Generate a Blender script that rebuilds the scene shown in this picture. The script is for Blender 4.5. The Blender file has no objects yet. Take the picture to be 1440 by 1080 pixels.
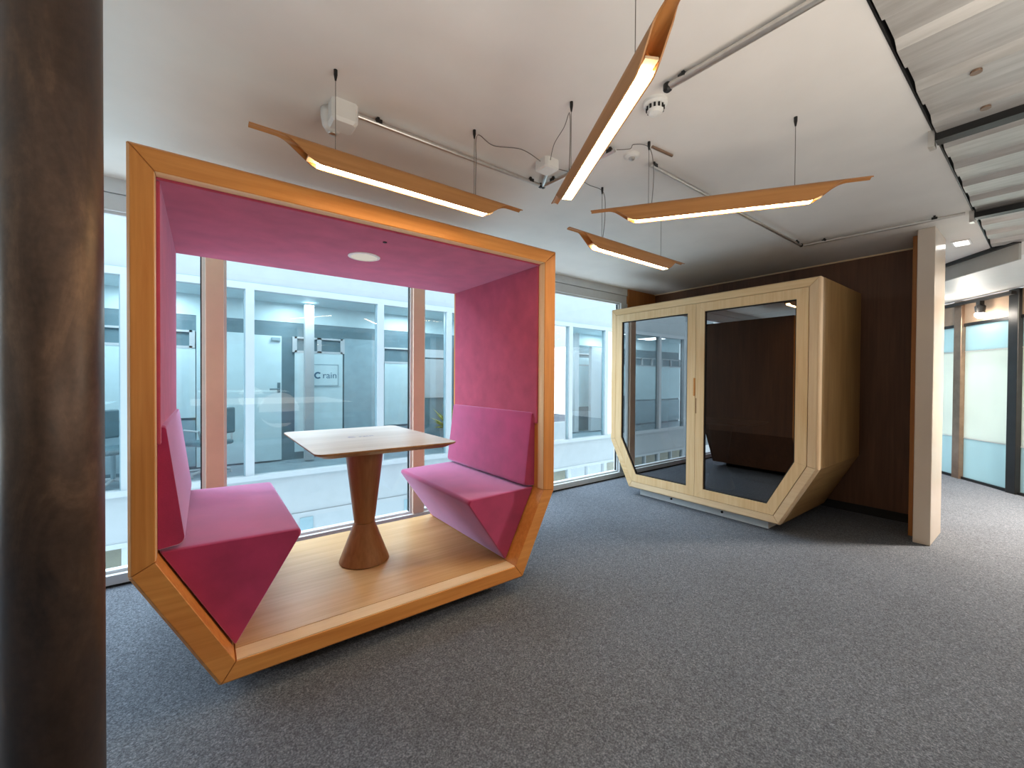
import bpy, bmesh, math, random
from mathutils import Vector, Matrix
random.seed(7)
C = bpy.context.scene.collection
sc = bpy.context.scene
PI = math.pi
FL, CE = -1.39, 1.31          # floor / plaster ceiling heights (camera height = 0); all is lifted by LIFT at the end
LIFT = 1.39

# ------------------------------------------------------------------ materials
def new_mat(name):
    m = bpy.data.materials.new(name); m.use_nodes = True
    nt = m.node_tree; nt.nodes.clear()
    out = nt.nodes.new('ShaderNodeOutputMaterial')
    return m, nt, out

def princ(nt, out, col=(.8, .8, .8), rough=.5, metal=0., spec=.5):
    b = nt.nodes.new('ShaderNodeBsdfPrincipled')
    b.inputs['Base Color'].default_value = (*col, 1)
    b.inputs['Roughness'].default_value = rough
    b.inputs['Metallic'].default_value = metal
    b.inputs['Specular IOR Level'].default_value = spec
    nt.links.new(b.outputs[0], out.inputs['Surface'])
    return b

def coords(nt, scale=(1, 1, 1), kind='Object'):
    t = nt.nodes.new('ShaderNodeTexCoord'); mp = nt.nodes.new('ShaderNodeMapping')
    mp.inputs['Scale'].default_value = scale
    nt.links.new(t.outputs[kind], mp.inputs['Vector'])
    return mp.outputs[0]

def noise(nt, vec, scale, detail=4, rough=.55, dist=0.):
    n = nt.nodes.new('ShaderNodeTexNoise')
    n.inputs['Scale'].default_value = scale; n.inputs['Detail'].default_value = detail
    n.inputs['Roughness'].default_value = rough; n.inputs['Distortion'].default_value = dist
    nt.links.new(vec, n.inputs['Vector'])
    return n.outputs['Fac']

def ramp(nt, fac, stops):
    r = nt.nodes.new('ShaderNodeValToRGB')
    els = r.color_ramp.elements
    while len(els) < len(stops): els.new(.5)
    for e, (p, c) in zip(els, stops): e.position = p; e.color = (*c, 1)
    nt.links.new(fac, r.inputs['Fac'])
    return r.outputs['Color']

def bump(nt, b, h, strength, dist=.01):
    bp = nt.nodes.new('ShaderNodeBump')
    bp.inputs['Strength'].default_value = strength; bp.inputs['Distance'].default_value = dist
    nt.links.new(h, bp.inputs['Height']); nt.links.new(bp.outputs[0], b.inputs['Normal'])

def mixc(nt, a, b, fac, mode='MIX'):
    m = nt.nodes.new('ShaderNodeMix'); m.data_type = 'RGBA'; m.blend_type = mode
    if isinstance(fac, float): m.inputs[0].default_value = fac
    else: nt.links.new(fac, m.inputs[0])
    for s, v in ((6, a), (7, b)):
        if isinstance(v, tuple): m.inputs[s].default_value = (*v, 1)
        else: nt.links.new(v, m.inputs[s])
    return m.outputs[2]

def plain(name, col, rough=.5, metal=0., var=.06, scale=6, spec=.5):
    m, nt, out = new_mat(name); b = princ(nt, out, col, rough, metal, spec)
    f = noise(nt, coords(nt), scale)
    lo = tuple(max(0, c * (1 - var)) for c in col); hi = tuple(min(1, c * (1 + var)) for c in col)
    nt.links.new(ramp(nt, f, [(.3, lo), (.7, hi)]), b.inputs['Base Color'])
    return m

def wood(name, lo, hi, axis='X', rough=.42, grain=1.0, spec=.4):
    m, nt, out = new_mat(name); b = princ(nt, out, hi, rough, 0, spec)
    s = {'X': (1.2, 26, 26), 'Y': (26, 1.2, 26), 'Z': (26, 26, 1.2)}[axis]
    v = coords(nt, s)
    f1 = noise(nt, v, 1.6 * grain, 6, .6, .35)
    f2 = noise(nt, coords(nt, tuple(k * .16 if k > 2 else k * .5 for k in s)), 1.5, 3, .5, .6)
    c1 = ramp(nt, f1, [(.28, lo), (.72, hi)])
    c2 = ramp(nt, f2, [(.3, tuple(x * .86 for x in hi)), (.7, (1, 1, 1))])
    nt.links.new(mixc(nt, c1, c2, .35, 'MULTIPLY'), b.inputs['Base Color'])
    bump(nt, b, f1, .05, .002)
    return m

def fabric(name, col, var=.14, sheen=.2):
    m, nt, out = new_mat(name); b = princ(nt, out, col, .95, 0, .12)
    b.inputs['Sheen Weight'].default_value = sheen
    b.inputs['Sheen Roughness'].default_value = .5
    b.inputs['Sheen Tint'].default_value = (.88, .66, 1, 1)
    v = coords(nt)
    big = noise(nt, v, 7, 3)
    fine = noise(nt, v, 420, 2)
    lo = tuple(c * (1 - var) for c in col); hi = tuple(min(1, c * (1 + var)) for c in col)
    c1 = ramp(nt, big, [(.3, lo), (.7, hi)])
    c2 = ramp(nt, fine, [(.3, (.72, .72, .72)), (.7, (1, 1, 1))])
    nt.links.new(mixc(nt, c1, c2, .6, 'MULTIPLY'), b.inputs['Base Color'])
    bump(nt, b, fine, .25, .002)
    return m

def emit(name, col, strength):
    m, nt, out = new_mat(name); e = nt.nodes.new('ShaderNodeEmission')
    e.inputs[0].default_value = (*col, 1); e.inputs[1].default_value = strength
    nt.links.new(e.outputs[0], out.inputs['Surface']); return m

def thin_glass(name, tint=(.93, .98, 1.0), ior=1.5, boost=0.0, rough=0.0):
    m, nt, out = new_mat(name)
    tr = nt.nodes.new('ShaderNodeBsdfTransparent'); tr.inputs[0].default_value = (*tint, 1)
    gl = nt.nodes.new('ShaderNodeBsdfGlossy'); gl.inputs['Roughness'].default_value = rough
    fr = nt.nodes.new('ShaderNodeFresnel'); fr.inputs['IOR'].default_value = ior
    ad = nt.nodes.new('ShaderNodeMath'); ad.operation = 'ADD'; ad.use_clamp = True; ad.inputs[1].default_value = boost
    mx = nt.nodes.new('ShaderNodeMixShader')
    nt.links.new(fr.outputs[0], ad.inputs[0]); nt.links.new(ad.outputs[0], mx.inputs[0])
    nt.links.new(tr.outputs[0], mx.inputs[1]); nt.links.new(gl.outputs[0], mx.inputs[2])
    nt.links.new(mx.outputs[0], out.inputs['Surface'])
    return m

M = {}
for ax in 'XYZ':
    M['cherry' + ax] = wood('warm_lit_booth_wood_' + ax, (.60, .24, .055), (.76, .355, .095), ax)  # same booth wood as the ash; warm light put into this orange copy
    M['ash' + ax] = wood('pale_ash_wood_' + ax, (.78, .55, .29), (.90, .69, .42), ax)
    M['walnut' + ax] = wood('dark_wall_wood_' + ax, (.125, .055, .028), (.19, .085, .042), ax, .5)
    M['honey' + ax] = wood('shaded_ash_side_' + ax, (.33, .20, .075), (.46, .30, .125), ax, .5)  # ash darkened: the shade on the closed booth's shell is in its colour
    M['rawash' + ax] = wood('raw_ash_wood_' + ax, (.78, .58, .36), (.88, .70, .47), ax, .6)
M['floorwood'] = wood('booth_floor_wood', (.58, .35, .15), (.70, .47, .235), 'X', .33)
M['tablewood'] = wood('table_top_wood', (.56, .52, .46), (.64, .61, .56), 'X', .36)
M['stemwood'] = wood('table_stem_wood', (.30, .14, .05), (.42, .21, .085), 'Z', .38)
M['lampwood'] = wood('lamp_veneer', (.36, .16, .045), (.48, .23, .075), 'X', .4)
M['doorwood'] = wood('hidden_edge_wood', (.40, .16, .04), (.52, .22, .06), 'Z', .45)
M['pink'] = fabric('rose_pink_felt', (.48, .072, .128), sheen=.45)
M['pink2'] = fabric('rose_pink_seat_cloth', (.42, .030, .115), sheen=1.0)
M['ceiling'] = plain('ceiling_paint', (.76, .73, .69), .62, 0, .035, 3)
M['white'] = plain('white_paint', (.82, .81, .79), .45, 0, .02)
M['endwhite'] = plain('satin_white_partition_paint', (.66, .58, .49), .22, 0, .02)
M['plastic'] = plain('white_plastic', (.78, .78, .75), .35, 0, .03)
M['mullion'] = plain('beige_window_mullion', (.86, .68, .56), .5, 0, .04)
M['alu'] = plain('white_aluminium', (.74, .79, .82), .4, .1, .04)
M['steel'] = plain('galvanised_steel', (.62, .60, .57), .3, .9, .08, 30)
M['blackm'] = plain('black_metal', (.018, .018, .018), .4, .4, .2)
M['wire'] = plain('grey_wire', (.20, .18, .16), .5, .5, .1)
M['black'] = plain('black_lining', (.010, .009, .009), .8, 0, .2)
M['darkcloth'] = fabric('dark_booth_lining', (.030, .024, .022))
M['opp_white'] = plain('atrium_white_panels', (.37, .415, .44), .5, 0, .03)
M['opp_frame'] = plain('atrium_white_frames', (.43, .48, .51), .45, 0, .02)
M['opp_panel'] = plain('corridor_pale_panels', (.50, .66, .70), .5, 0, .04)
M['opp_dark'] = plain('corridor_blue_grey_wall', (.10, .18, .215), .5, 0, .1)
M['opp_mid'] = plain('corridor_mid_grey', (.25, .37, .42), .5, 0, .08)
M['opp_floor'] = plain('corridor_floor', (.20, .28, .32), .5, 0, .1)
M['beige_in'] = plain('lower_storey_beige', (.50, .42, .30), .6, 0, .25, 2)
M['print'] = plain('blue_print', (.03, .12, .20), .5)
M['printpale'] = plain('pale_blue_print', (.30, .32, .46), .5)
M['green'] = plain('plant_green', (.32, .36, .08), .6, 0, .4, 20)
M['pot'] = plain('grey_pot', (.22, .26, .28), .5)
M['brown_post'] = plain('bronze_metal_post', (.30, .20, .14), .28, .7, .15, 9)
M['beige_band'] = plain('beige_transom_panel', (.42, .30, .21), .45, 0, .06)
M['bulk'] = plain('grey_bulkhead', (.42, .43, .40), .6, 0, .04)
M['led'] = emit('warm_led_strip', (1, .72, .37), 40)
M['spotlamp'] = emit('spot_lamp_lens', (1, .93, .85), 40)
M['dl'] = emit('recessed_lamp_diffuser', (1, .97, .92), 4)
M['podlight'] = emit('booth_downlight_diffuser', (1, .92, .80), .62)
M['glass'] = thin_glass('window_glass', (.90, .965, .985), 1.5, .0)
M['glass2'] = thin_glass('atrium_glass', (.86, .94, .97), 1.5, .02)
M['smoked'] = thin_glass('smoked_door_glass', (.13, .12, .11), 1.55, .20)

def carpet_mat():
    m, nt, out = new_mat('speckled_carpet'); b = princ(nt, out, (.1, .1, .1), .97, 0, .15)
    v = coords(nt)
    f = noise(nt, v, 150, 3, .7); g = noise(nt, v, 38, 3); h = noise(nt, v, 1.3, 3)
    c1 = ramp(nt, f, [(.30, (.066, .076, .092)), (.5, (.150, .170, .205)), (.70, (.33, .36, .41))])
    c2 = ramp(nt, g, [(.3, (.72, .72, .72)), (.7, (1, 1, 1))])
    c3 = ramp(nt, h, [(.3, (.86, .86, .86)), (.7, (1, 1, 1))])
    c = mixc(nt, c1, c2, .8, 'MULTIPLY')
    nt.links.new(mixc(nt, c, c3, 1., 'MULTIPLY'), b.inputs['Base Color'])
    bump(nt, b, f, .6, .006)
    return m
M['carpet'] = carpet_mat()

def column_mat():
    m, nt, out = new_mat('patinated_steel_column'); b = princ(nt, out, (.06, .05, .05), .4, .4, .4)
    v = coords(nt, (1, 1, .35))
    f = noise(nt, v, 9, 6, .65, .5); g = noise(nt, coords(nt, (1, 1, .8)), 60, 3)
    c1 = ramp(nt, f, [(.3, (.055, .040, .034)), (.55, (.13, .082, .058)), (.75, (.25, .155, .10))])
    c2 = ramp(nt, g, [(.35, (.75, .75, .75)), (.65, (1, 1, 1))])
    nt.links.new(mixc(nt, c1, c2, .7, 'MULTIPLY'), b.inputs['Base Color'])
    r = ramp(nt, f, [(.3, (.36, .36, .36)), (.7, (.52, .52, .52))]); nt.links.new(r, b.inputs['Roughness'])
    bump(nt, b, f, .12, .004)
    return m
M['column'] = column_mat()

def deck_mat():
    m, nt, out = new_mat('metal_deck'); b = princ(nt, out, (.5, .5, .48), .38, .35, .5)
    f = noise(nt, coords(nt, (8, 1, 8)), 3, 5, .6)
    nt.links.new(ramp(nt, f, [(.3, (.42, .40, .37)), (.7, (.58, .56, .53))]), b.inputs['Base Color'])
    return m
M['deck'] = deck_mat()

def frost_mat(name, col):
    m, nt, out = new_mat(name)
    d = nt.nodes.new('ShaderNodeBsdfDiffuse'); t = nt.nodes.new('ShaderNodeBsdfTranslucent'); g = nt.nodes.new('ShaderNodeBsdfGlossy')
    f = noise(nt, coords(nt, (1, 1, .6)), 1.6, 2)
    c = ramp(nt, f, [(.3, tuple(x * .88 for x in col)), (.7, col)])
    nt.links.new(c, d.inputs[0]); nt.links.new(c, t.inputs[0]); g.inputs['Roughness'].default_value = .15
    a = nt.nodes.new('ShaderNodeMixShader'); a.inputs[0].default_value = .6
    e = nt.nodes.new('ShaderNodeMixShader'); e.inputs[0].default_value = .06
    nt.links.new(d.outputs[0], a.inputs[1]); nt.links.new(t.outputs[0], a.inputs[2])
    nt.links.new(a.outputs[0], e.inputs[1]); nt.links.new(g.outputs[0], e.inputs[2])
    nt.links.new(e.outputs[0], out.inputs['Surface'])
    return m
M['frost'] = frost_mat('frosted_glass', (.82, .89, .85))
M['frostblue'] = frost_mat('pale_blue_glass', (.58, .76, .80))

# ------------------------------------------------------------------ builders
def root_off(o):
    p = Vector((0, 0, 0))
    while o is not None: p += Vector(o.location); o = o.parent
    return p

def obj(name, bm, mat, parent=None, bevel=0., seg=2, smooth=False, loc=None, local=False):
    """link a bmesh (given in scene coordinates unless local) as one mesh object"""
    off = root_off(parent) if (parent and not local) else Vector((0, 0, 0))
    if loc: off = off + Vector(loc)
    bmesh.ops.recalc_face_normals(bm, faces=bm.faces)
    if off.length: bmesh.ops.translate(bm, verts=bm.verts, vec=-off)
    me = bpy.data.meshes.new(name); bm.to_mesh(me); bm.free()
    if smooth:
        for p in me.polygons: p.use_smooth = True
    me.materials.append(mat)
    o = bpy.data.objects.new(name, me); C.objects.link(o)
    if parent: o.parent = parent
    if loc: o.location = loc
    if bevel:
        b = o.modifiers.new('b', 'BEVEL'); b.width = bevel; b.segments = seg; b.limit_method = 'ANGLE'; b.angle_limit = .5
        b.harden_normals = False
    return o

def nb(): return bmesh.new()

def box(bm, x0, x1, y0, y1, z0, z1):
    v = [bm.verts.new(p) for p in ((x0, y0, z0), (x1, y0, z0), (x1, y1, z0), (x0, y1, z0), (x0, y0, z1), (x1, y0, z1), (x1, y1, z1), (x0, y1, z1))]
    for f in ((0, 3, 2, 1), (4, 5, 6, 7), (0, 1, 5, 4), (1, 2, 6, 5), (2, 3, 7, 6), (3, 0, 4, 7)): bm.faces.new([v[i] for i in f])
    return bm

def boxo(x0, x1, y0, y1, z0, z1): return box(nb(), x0, x1, y0, y1, z0, z1)

def loft(bm, rings, cap=True, closed=True):
    vs = [[bm.verts.new(p) for p in r] for r in rings]
    n = len(vs[0])
    for a, b in zip(vs, vs[1:]):
        for i in range(n if closed else n - 1):
            j = (i + 1) % n
            bm.faces.new((a[i], a[j], b[j], b[i]))
    if cap:
        bm.faces.new(list(reversed(vs[0]))); bm.faces.new(vs[-1])
    return bm

def lathe(bm, prof, cx, cy, n=48, cap=True):
    rings = [[(cx + r * math.cos(2 * PI * i / n), cy + r * math.sin(2 * PI * i / n), z) for i in range(n)] for r, z in prof]
    return loft(bm, rings, cap)

def tube(bm, pts, r, n=10):
    pts = [Vector(p) for p in pts]; rings = []
    for i, p in enumerate(pts):
        d = (pts[min(i + 1, len(pts) - 1)] - pts[max(i - 1, 0)]).normalized()
        a = Vector((0, 0, 1)) if abs(d.z) < .9 else Vector((1, 0, 0))
        u = d.cross(a).normalized(); w = d.cross(u).normalized()
        rings.append([p + r * (math.cos(2 * PI * k / n) * u + math.sin(2 * PI * k / n) * w) for k in range(n)])
    return loft(bm, rings)

def tag(o, label=None, cat=None, group=None, kind=None):
    if label: o['label'] = label
    if cat: o['category'] = cat
    if group: o['group'] = group
    if kind: o['kind'] = kind
    return o

def empty(name, loc=(0, 0, 0), rz=0):
    o = bpy.data.objects.new(name, None); o.empty_display_size = .1; o.location = loc; o.rotation_euler = (0, 0, rz)
    C.objects.link(o); return o

def struct(name, bm, mat, parent=None, **k):
    o = obj(name, bm, mat, parent, **k)
    if not parent: o['kind'] = 'structure'
    return o

def text_mesh(body, size, extrude=.0008):
    cu = bpy.data.curves.new('lettering', 'FONT'); cu.body = body; cu.size = size; cu.extrude = extrude
    cu.align_x = 'LEFT'
    o = bpy.data.objects.new('lettering', cu); C.objects.link(o)
    dg = bpy.context.evaluated_depsgraph_get(); dg.update()
    me = bpy.data.meshes.new_from_object(o.evaluated_get(dg))
    bpy.data.objects.remove(o); bpy.data.curves.remove(cu)
    bm = nb(); bm.from_mesh(me); bpy.data.meshes.remove(me)
    return bm

# ------------------------------------------------------------------ room shell
WY = 3.75
struct('floor', boxo(-3.2, 11.5, -4.0, WY + .06, FL - .12, FL), M['carpet'])
struct('ceiling', boxo(-3.2, 11.5, .41, WY + .08, CE, CE + .12), M['ceiling'])
struct('wall_left', boxo(-3.3, -3.2, -4.0, WY + .1, FL, CE + .12), M['white'])
struct('wall_back', boxo(-3.2, 11.5, -4.1, -4.0, FL, CE + .12), M['beige_band'])

# corrugated metal deck over the walkway
def deck():
    bm = nb(); p = .37; prof = []
    x = -3.2
    while x < 11.4:
        prof += [(x, CE + .012), (x + .15, CE + .012), (x + .19, CE - .014), (x + .33, CE - .014)]
        x += p
    top = [(q[0], CE + .12) for q in reversed(prof)]
    lo = [[(a, yy, z) for a, z in prof] for yy in (.395, -4.0)]
    loft(bm, lo, cap=False, closed=False)
    box(bm, -3.2, 11.4, -4.0, .405, CE + .10, CE + .12)
    return bm
d_ = struct('ceiling', deck(), M['deck'])
bs = d_.modifiers.new('s', 'SOLIDIFY'); bs.thickness = .004
bm = nb()
for x in (2.56, 2.93): lathe(bm, [(.018, CE - .028), (.018, CE - .019)], x, .22, 16)
obj('rusty_fixing', bm, M['brown_post'], d_)
for x0, w in ((3.04, .075), (4.70, .08), (6.75, .08), (7.02, .06)):
    b_ = struct('trim_1', boxo(x0, x0 + w, -4.0, .40, CE - .055, CE - .014), M['blackm'])
    obj('end_bracket', boxo(x0 - .015, x0 + w * .6, .40, .425, CE - .085, CE - .0), M['steel'], b_)
struct('trim_shadow_line', boxo(-3.2, 11.4, .404, .411, CE - .004, CE + .10), M['blackm'])  # black strip painted in for the shadow line along the ceiling edge

# right hand walls
w_ = struct('wall_right', boxo(5.55, 5.67, .75, WY + .06, FL, CE), M['walnutZ'])
obj('wall_cladding', boxo(4.89, 5.55, WY - .012, WY + .05, FL, CE), M['doorwood'], w_)
obj('top_strip', boxo(5.532, 5.55, .76, WY - .012, CE - .012, CE), M['rawashY'], w_)
obj('skirting', boxo(5.535, 5.55, .84, WY - .012, FL, FL + .085), M['black'], w_)
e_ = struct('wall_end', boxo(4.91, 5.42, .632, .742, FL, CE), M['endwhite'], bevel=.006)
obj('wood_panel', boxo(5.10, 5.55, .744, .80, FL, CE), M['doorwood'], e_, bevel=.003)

# window wall
struct('trim_3', boxo(-3.2, 4.89, WY, WY + .10, 1.215, CE), M['alu'])                     # head, upper board
struct('trim_4', boxo(-3.2, 4.89, WY + .012, WY + .10, 1.10, 1.212), M['alu'], bevel=.003)
s_ = struct('trim_5', boxo(-3.2, 4.89, WY - .01, WY + .10, FL, FL + .075), M['alu'], bevel=.004)
obj('floor_gap', boxo(-3.2, 4.89, WY - .018, WY - .01, FL, FL + .012), M['black'], s_)
mx = [(-3.20, -3.09), (-1.60, -1.49), (.006, .117), (1.620, 1.735), (3.226, 3.345), (4.75, 4.89)]
for i in range(5):
    wn = empty('window_%d' % (i + 1), (mx[i][1], WY + .05, FL)); wn['kind'] = 'structure'
    a, b = mx[i]
    obj('mullion', boxo(a, b, WY, WY + .085, FL + .075, 1.10), M['mullion'], wn, bevel=.004)
    bm = nb()
    x0, x1 = b, mx[i + 1][0]
    for q in ((x0, x0 + .018), (x1 - .022, x1)): box(bm, q[0], q[1], WY + .03, WY + .085, FL + .075, 1.10)
    box(bm, x0 + .018, x1 - .022, WY + .03, WY + .085, 1.08, 1.10); box(bm, x0 + .018, x1 - .022, WY + .03, WY + .085, FL + .075, FL + .095)
    obj('glazing_bead', bm, M['alu'], wn)
    obj('gasket', boxo(x1 - .030, x1 - .022, WY + .045, WY + .07, FL + .095, 1.08), M['blackm'], wn)
    bm = nb(); vs = [bm.verts.new(p) for p in ((x0 + .018, WY + .055, FL + .095), (x1 - .022, WY + .055, FL + .095), (x1 - .022, WY + .055, 1.08), (x0 + .018, WY + .055, 1.08))]
    bm.faces.new(vs); obj('pane', bm, M['glass'], wn)
wn = empty('trim_6', (4.8, WY + .05, FL)); wn['kind'] = 'structure'
obj('end_jamb', boxo(4.75, 4.89, WY, WY + .085, FL + .075, 1.10), M['alu'], wn, bevel=.004)
# outer face of our own storey above and below the glass
struct('wall_outer', box(boxo(-3.2, 11.5, WY + .10, WY + .16, CE - .2, 2.3), -3.2, 11.5, WY + .06, WY + .16, -4.5, FL), M['opp_white'])

# ------------------------------------------------------------------ atrium: the opposite facade
YF = 6.8
wf = struct('wall_far', box(boxo(-5, 14, YF, YF + .2, 1.33, 2.5), -5, 14, YF, YF + .2, -2.02, FL - .03), M['opp_white'])
obj('shadow_joint', boxo(-5, 14, YF - .004, YF, 1.325, 1.335), M['opp_mid'], wf)
obj('transom', boxo(-5, 14, YF - .02, YF + .10, 1.235, 1.325), M['opp_frame'], wf)
obj('sill', boxo(-5, 14, YF - .04, YF + .10, FL - .06, FL + .01), M['opp_frame'], wf)
obj('lower_frame', box(boxo(-5, 14, YF - .01, YF + .1, -2.08, -2.02), -5, 14, YF - .01, YF + .1, -3.6, -3.3), M['opp_frame'], wf)
fm = [-4.6, -3.35, -2.08, -.81, .457, 2.30, 3.58, 5.40, 6.75, 8.00, 9.3, 11.2, 12.5]
for i in range(len(fm) - 1):
    wn = empty('window_%d' % (i + 6), (fm[i], YF + .05, FL)); wn['kind'] = 'structure'
    x0, x1 = fm[i] + .105, fm[i + 1]
    obj('mullion', boxo(fm[i], x0, YF - .02, YF + .10, FL + .01, 1.235), M['opp_frame'], wn)
    obj('edge_seal', boxo(x1 - .016, x1, YF + .02, YF + .08, FL + .01, 1.235), M['opp_mid'], wn)
    bm = nb(); vs = [bm.verts.new(p) for p in ((x0, YF + .05, FL + .01), (x1 - .016, YF + .05, FL + .01), (x1 - .016, YF + .05, 1.235), (x0, YF + .05, 1.235))]
    bm.faces.new(vs); obj('pane', bm, M['glass2'], wn)
    obj('lower_mullion', boxo(fm[i], x0, YF, YF + .10, -3.3, -2.08), M['opp_frame'], wn)
    obj('lower_half_mullion', boxo((x0 + x1) / 2 - .025, (x0 + x1) / 2 + .025, YF, YF + .10, -3.3, -2.08), M['opp_frame'], wn)
    bm = nb(); vs = [bm.verts.new(p) for p in ((x0, YF + .05, -3.3), (x1, YF + .05, -3.3), (x1, YF + .05, -2.08), (x0, YF + .05, -2.08))]
    bm.faces.new(vs); obj('lower_pane', bm, M['glass2'], wn)
obj('deep_spandrel', boxo(-.70, 5.40, YF - .012, YF + .1, -3.6, -2.02), M['opp_white'], wf)
for xa in (1.23, 2.86): obj('dark_vent', boxo(xa - .09, xa + .09, YF - .024, YF - .012, -2.42, -2.10), M['opp_mid'], wf)
# corridor behind it
YB = 8.0
struct('floor', boxo(-5, 14, YF + .1, YB + .2, FL - .1, FL - .03), M['opp_floor'])
struct('ceiling', boxo(-5, 14, YF + .1, YB + .2, 1.28, 1.36), M['opp_panel'])
wb = struct('wall_rear', boxo(-5, 14, YB, YB + .1, FL - .03, 1.28), M['opp_dark'])
struct('wall_below', boxo(-5, 14, YF + .55, YF + .6, -3.4, -2.0), M['beige_in'])
def panel(x0, x1, z0, z1, mat, nm='panel', y=YB, t=.03): return obj(nm, boxo(x0, x1, y - t, y, z0, z1), M[mat], wb)
def clere(x0, x1, z0=.45, z1=.72, n=1):
    bm = nb()
    box(bm, x0, x1, YB - .035, YB, z1 - .03, z1); box(bm, x0, x1, YB - .035, YB, z0 - .01, z0 + .03)
    for k in range(n + 1):
        xx = x0 + (x1 - x0) * k / n; box(bm, xx - .035, xx + .035, YB - .035, YB, z0, z1)
    obj('clerestory_frame', bm, M['opp_frame'], wb)
panel(-5, -.11, -.62, .44, 'opp_panel'); clere(-5, -.15, n=9); panel(-5, -.11, FL + .02, -.66, 'opp_mid')
panel(-.10, .01, FL, 1.0, 'opp_panel', 'post'); panel(.02, .56, FL, .73, 'opp_panel')
panel(1.255, 2.05, FL + .1, .44, 'opp_panel'); clere(1.255, 2.05, n=2)
panel(1.36, 1.50, FL, 1.24, 'opp_white', 'post', YB - .25, .12)
panel(2.08, 2.78, FL, .74, 'opp_mid'); panel(2.84, 3.42, -.92, .30, 'opp_panel'); clere(2.80, 3.45, .31, .62, 1)
panel(2.84, 3.42, FL, -.96, 'opp_mid')
panel(3.60, 4.3, -.40, .42, 'opp_white'); panel(3.60, 4.3, .45, .62, 'opp_frame', 'bright_shelf')
panel(4.4, 6.3, FL, .70, 'opp_panel'); panel(6.4, 9.8, -.75, .62, 'opp_panel'); clere(6.4, 9.8, .40, .74, 4)
panel(-5, 14, .96, 1.28, 'opp_panel', 'upper_band', YB, .012)
panel(7.85, 8.0, FL, 1.24, 'opp_white', 'post', YB - .2, .12); panel(8.4, 8.9, FL, .9, 'opp_white', 'post', YB - .3, .1)
dr = empty('door_1', (.606, YB - .03, FL)); dr['kind'] = 'structure'
obj('door_leaf', boxo(.606, 1.05, YB - .07, YB - .02, FL, .71), M['opp_panel'], dr)
obj('door_closer', boxo(.90, 1.03, YB - .11, YB - .07, .63, .68), M['opp_mid'], dr)
obj('door_handle', box(tube(nb(), [(.87, YB - .13, -.19), (1.01, YB - .13, -.19), (1.01, YB - .07, -.19)], .014), .985, 1.03, YB - .078, YB - .07, -.25, -.08), M['opp_dark'], dr)
# sign on the pale panel
sg = empty('wall_sign', (1.70, YB - .035, -.10)); tag(sg, 'pale blue rectangular sign with C rain lettering on the far corridor panel', 'sign')
obj('board', boxo(1.51, 1.96, YB - .045, YB - .031, -.125, .235), M['opp_panel'], sg)
bm = nb()
for q in ((1.495, 1.51, -.14, .25), (1.96, 1.975, -.14, .25), (1.51, 1.96, -.14, -.125), (1.51, 1.96, .235, .25)): box(bm, q[0], q[1], YB - .048, YB - .031, q[2], q[3])
obj('border', bm, M['opp_mid'], sg)
def ring_c(cx, cz, r0, r1, y0, y1):
    bm = nb(); rings = []
    for k in range(25):
        a = math.radians(42 + (360 - 84) * k / 24)
        rings.append([(cx + r * math.cos(a), y, cz + r * math.sin(a)) for r, y in ((r0, y0), (r1, y0), (r1, y1), (r0, y1))])
    return loft(bm, rings)
obj('logo', ring_c(1.625, .05, .035, .062, YB - .049, YB - .044), M['print'], sg)
bm = text_mesh('rain', .16); bmesh.ops.transform(bm, matrix=Matrix.Translation((1.70, YB - .046, .0)) @ Matrix.Rotation(PI / 2, 4, 'X'), verts=bm.verts)
obj('lettering', bm, M['print'], sg)
# potted plant and bench glimpsed in the far corridor
pp = empty('potted_plant', (4.02, 7.5, FL - .03)); tag(pp, 'yellow-green potted plant seen through the glass in the far corridor', 'plant')
obj('pot', lathe(nb(), [(.15, FL - .03), (.20, -.98), (.19, -.98), (.17, -1.02)], 4.02, 7.5, 24), M['pot'], pp)
bm = nb()
for k in range(70):
    a = random.uniform(0, 2 * PI); el = random.uniform(.25, 1.45); L = random.uniform(.25, .60)
    d = Vector((math.cos(a) * math.cos(el), math.sin(a) * math.cos(el), math.sin(el)))
    p0 = Vector((4.02, 7.5, -1.02)); s = d.cross(Vector((0, 0, 1))).normalized() * .035
    pts = [p0, p0 + d * L * .55 + s, p0 + d * L + Vector((0, 0, -.06)), p0 + d * L * .55 - s]
    bm.faces.new([bm.verts.new(p) for p in pts])
obj('foliage', bm, M['green'], pp)
def office_chair(x, y, rz, lab):
    r = empty('office_chair', (x, y, FL - .03), rz); tag(r, lab, 'chair')
    obj('seat', boxo(-.22, .22, -.22, .22, .43, .50), M['opp_dark'], r, bevel=.03, local=True)
    obj('backrest', boxo(-.21, .21, .20, .25, .60, .98), M['opp_dark'], r, bevel=.02, local=True)
    obj('pedestal', lathe(nb(), [(.025, .07), (.025, .43)], 0, 0, 12), M['opp_mid'], r, local=True)
    bm = nb()
    for k in range(5):
        a = 2 * PI * k / 5; tube(bm, [(0, 0, .08), (.26 * math.cos(a), .26 * math.sin(a), .05), (.27 * math.cos(a), .27 * math.sin(a), .0)], .02, 8)
    obj('star_base', bm, M['opp_frame'], r, local=True)
    for s in (-1, 1): obj('armrest', tube(nb(), [(s * .24, .15, .46), (s * .27, .12, .66), (s * .27, -.12, .67)], .015, 8), M['opp_frame'], r, local=True)
office_chair(-.95, 7.35, .7, 'dark office chair with white star base seen beside the round column')
office_chair(.05, 7.45, -2.4, 'dark office chair with white star base seen through the pink booth')

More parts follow.
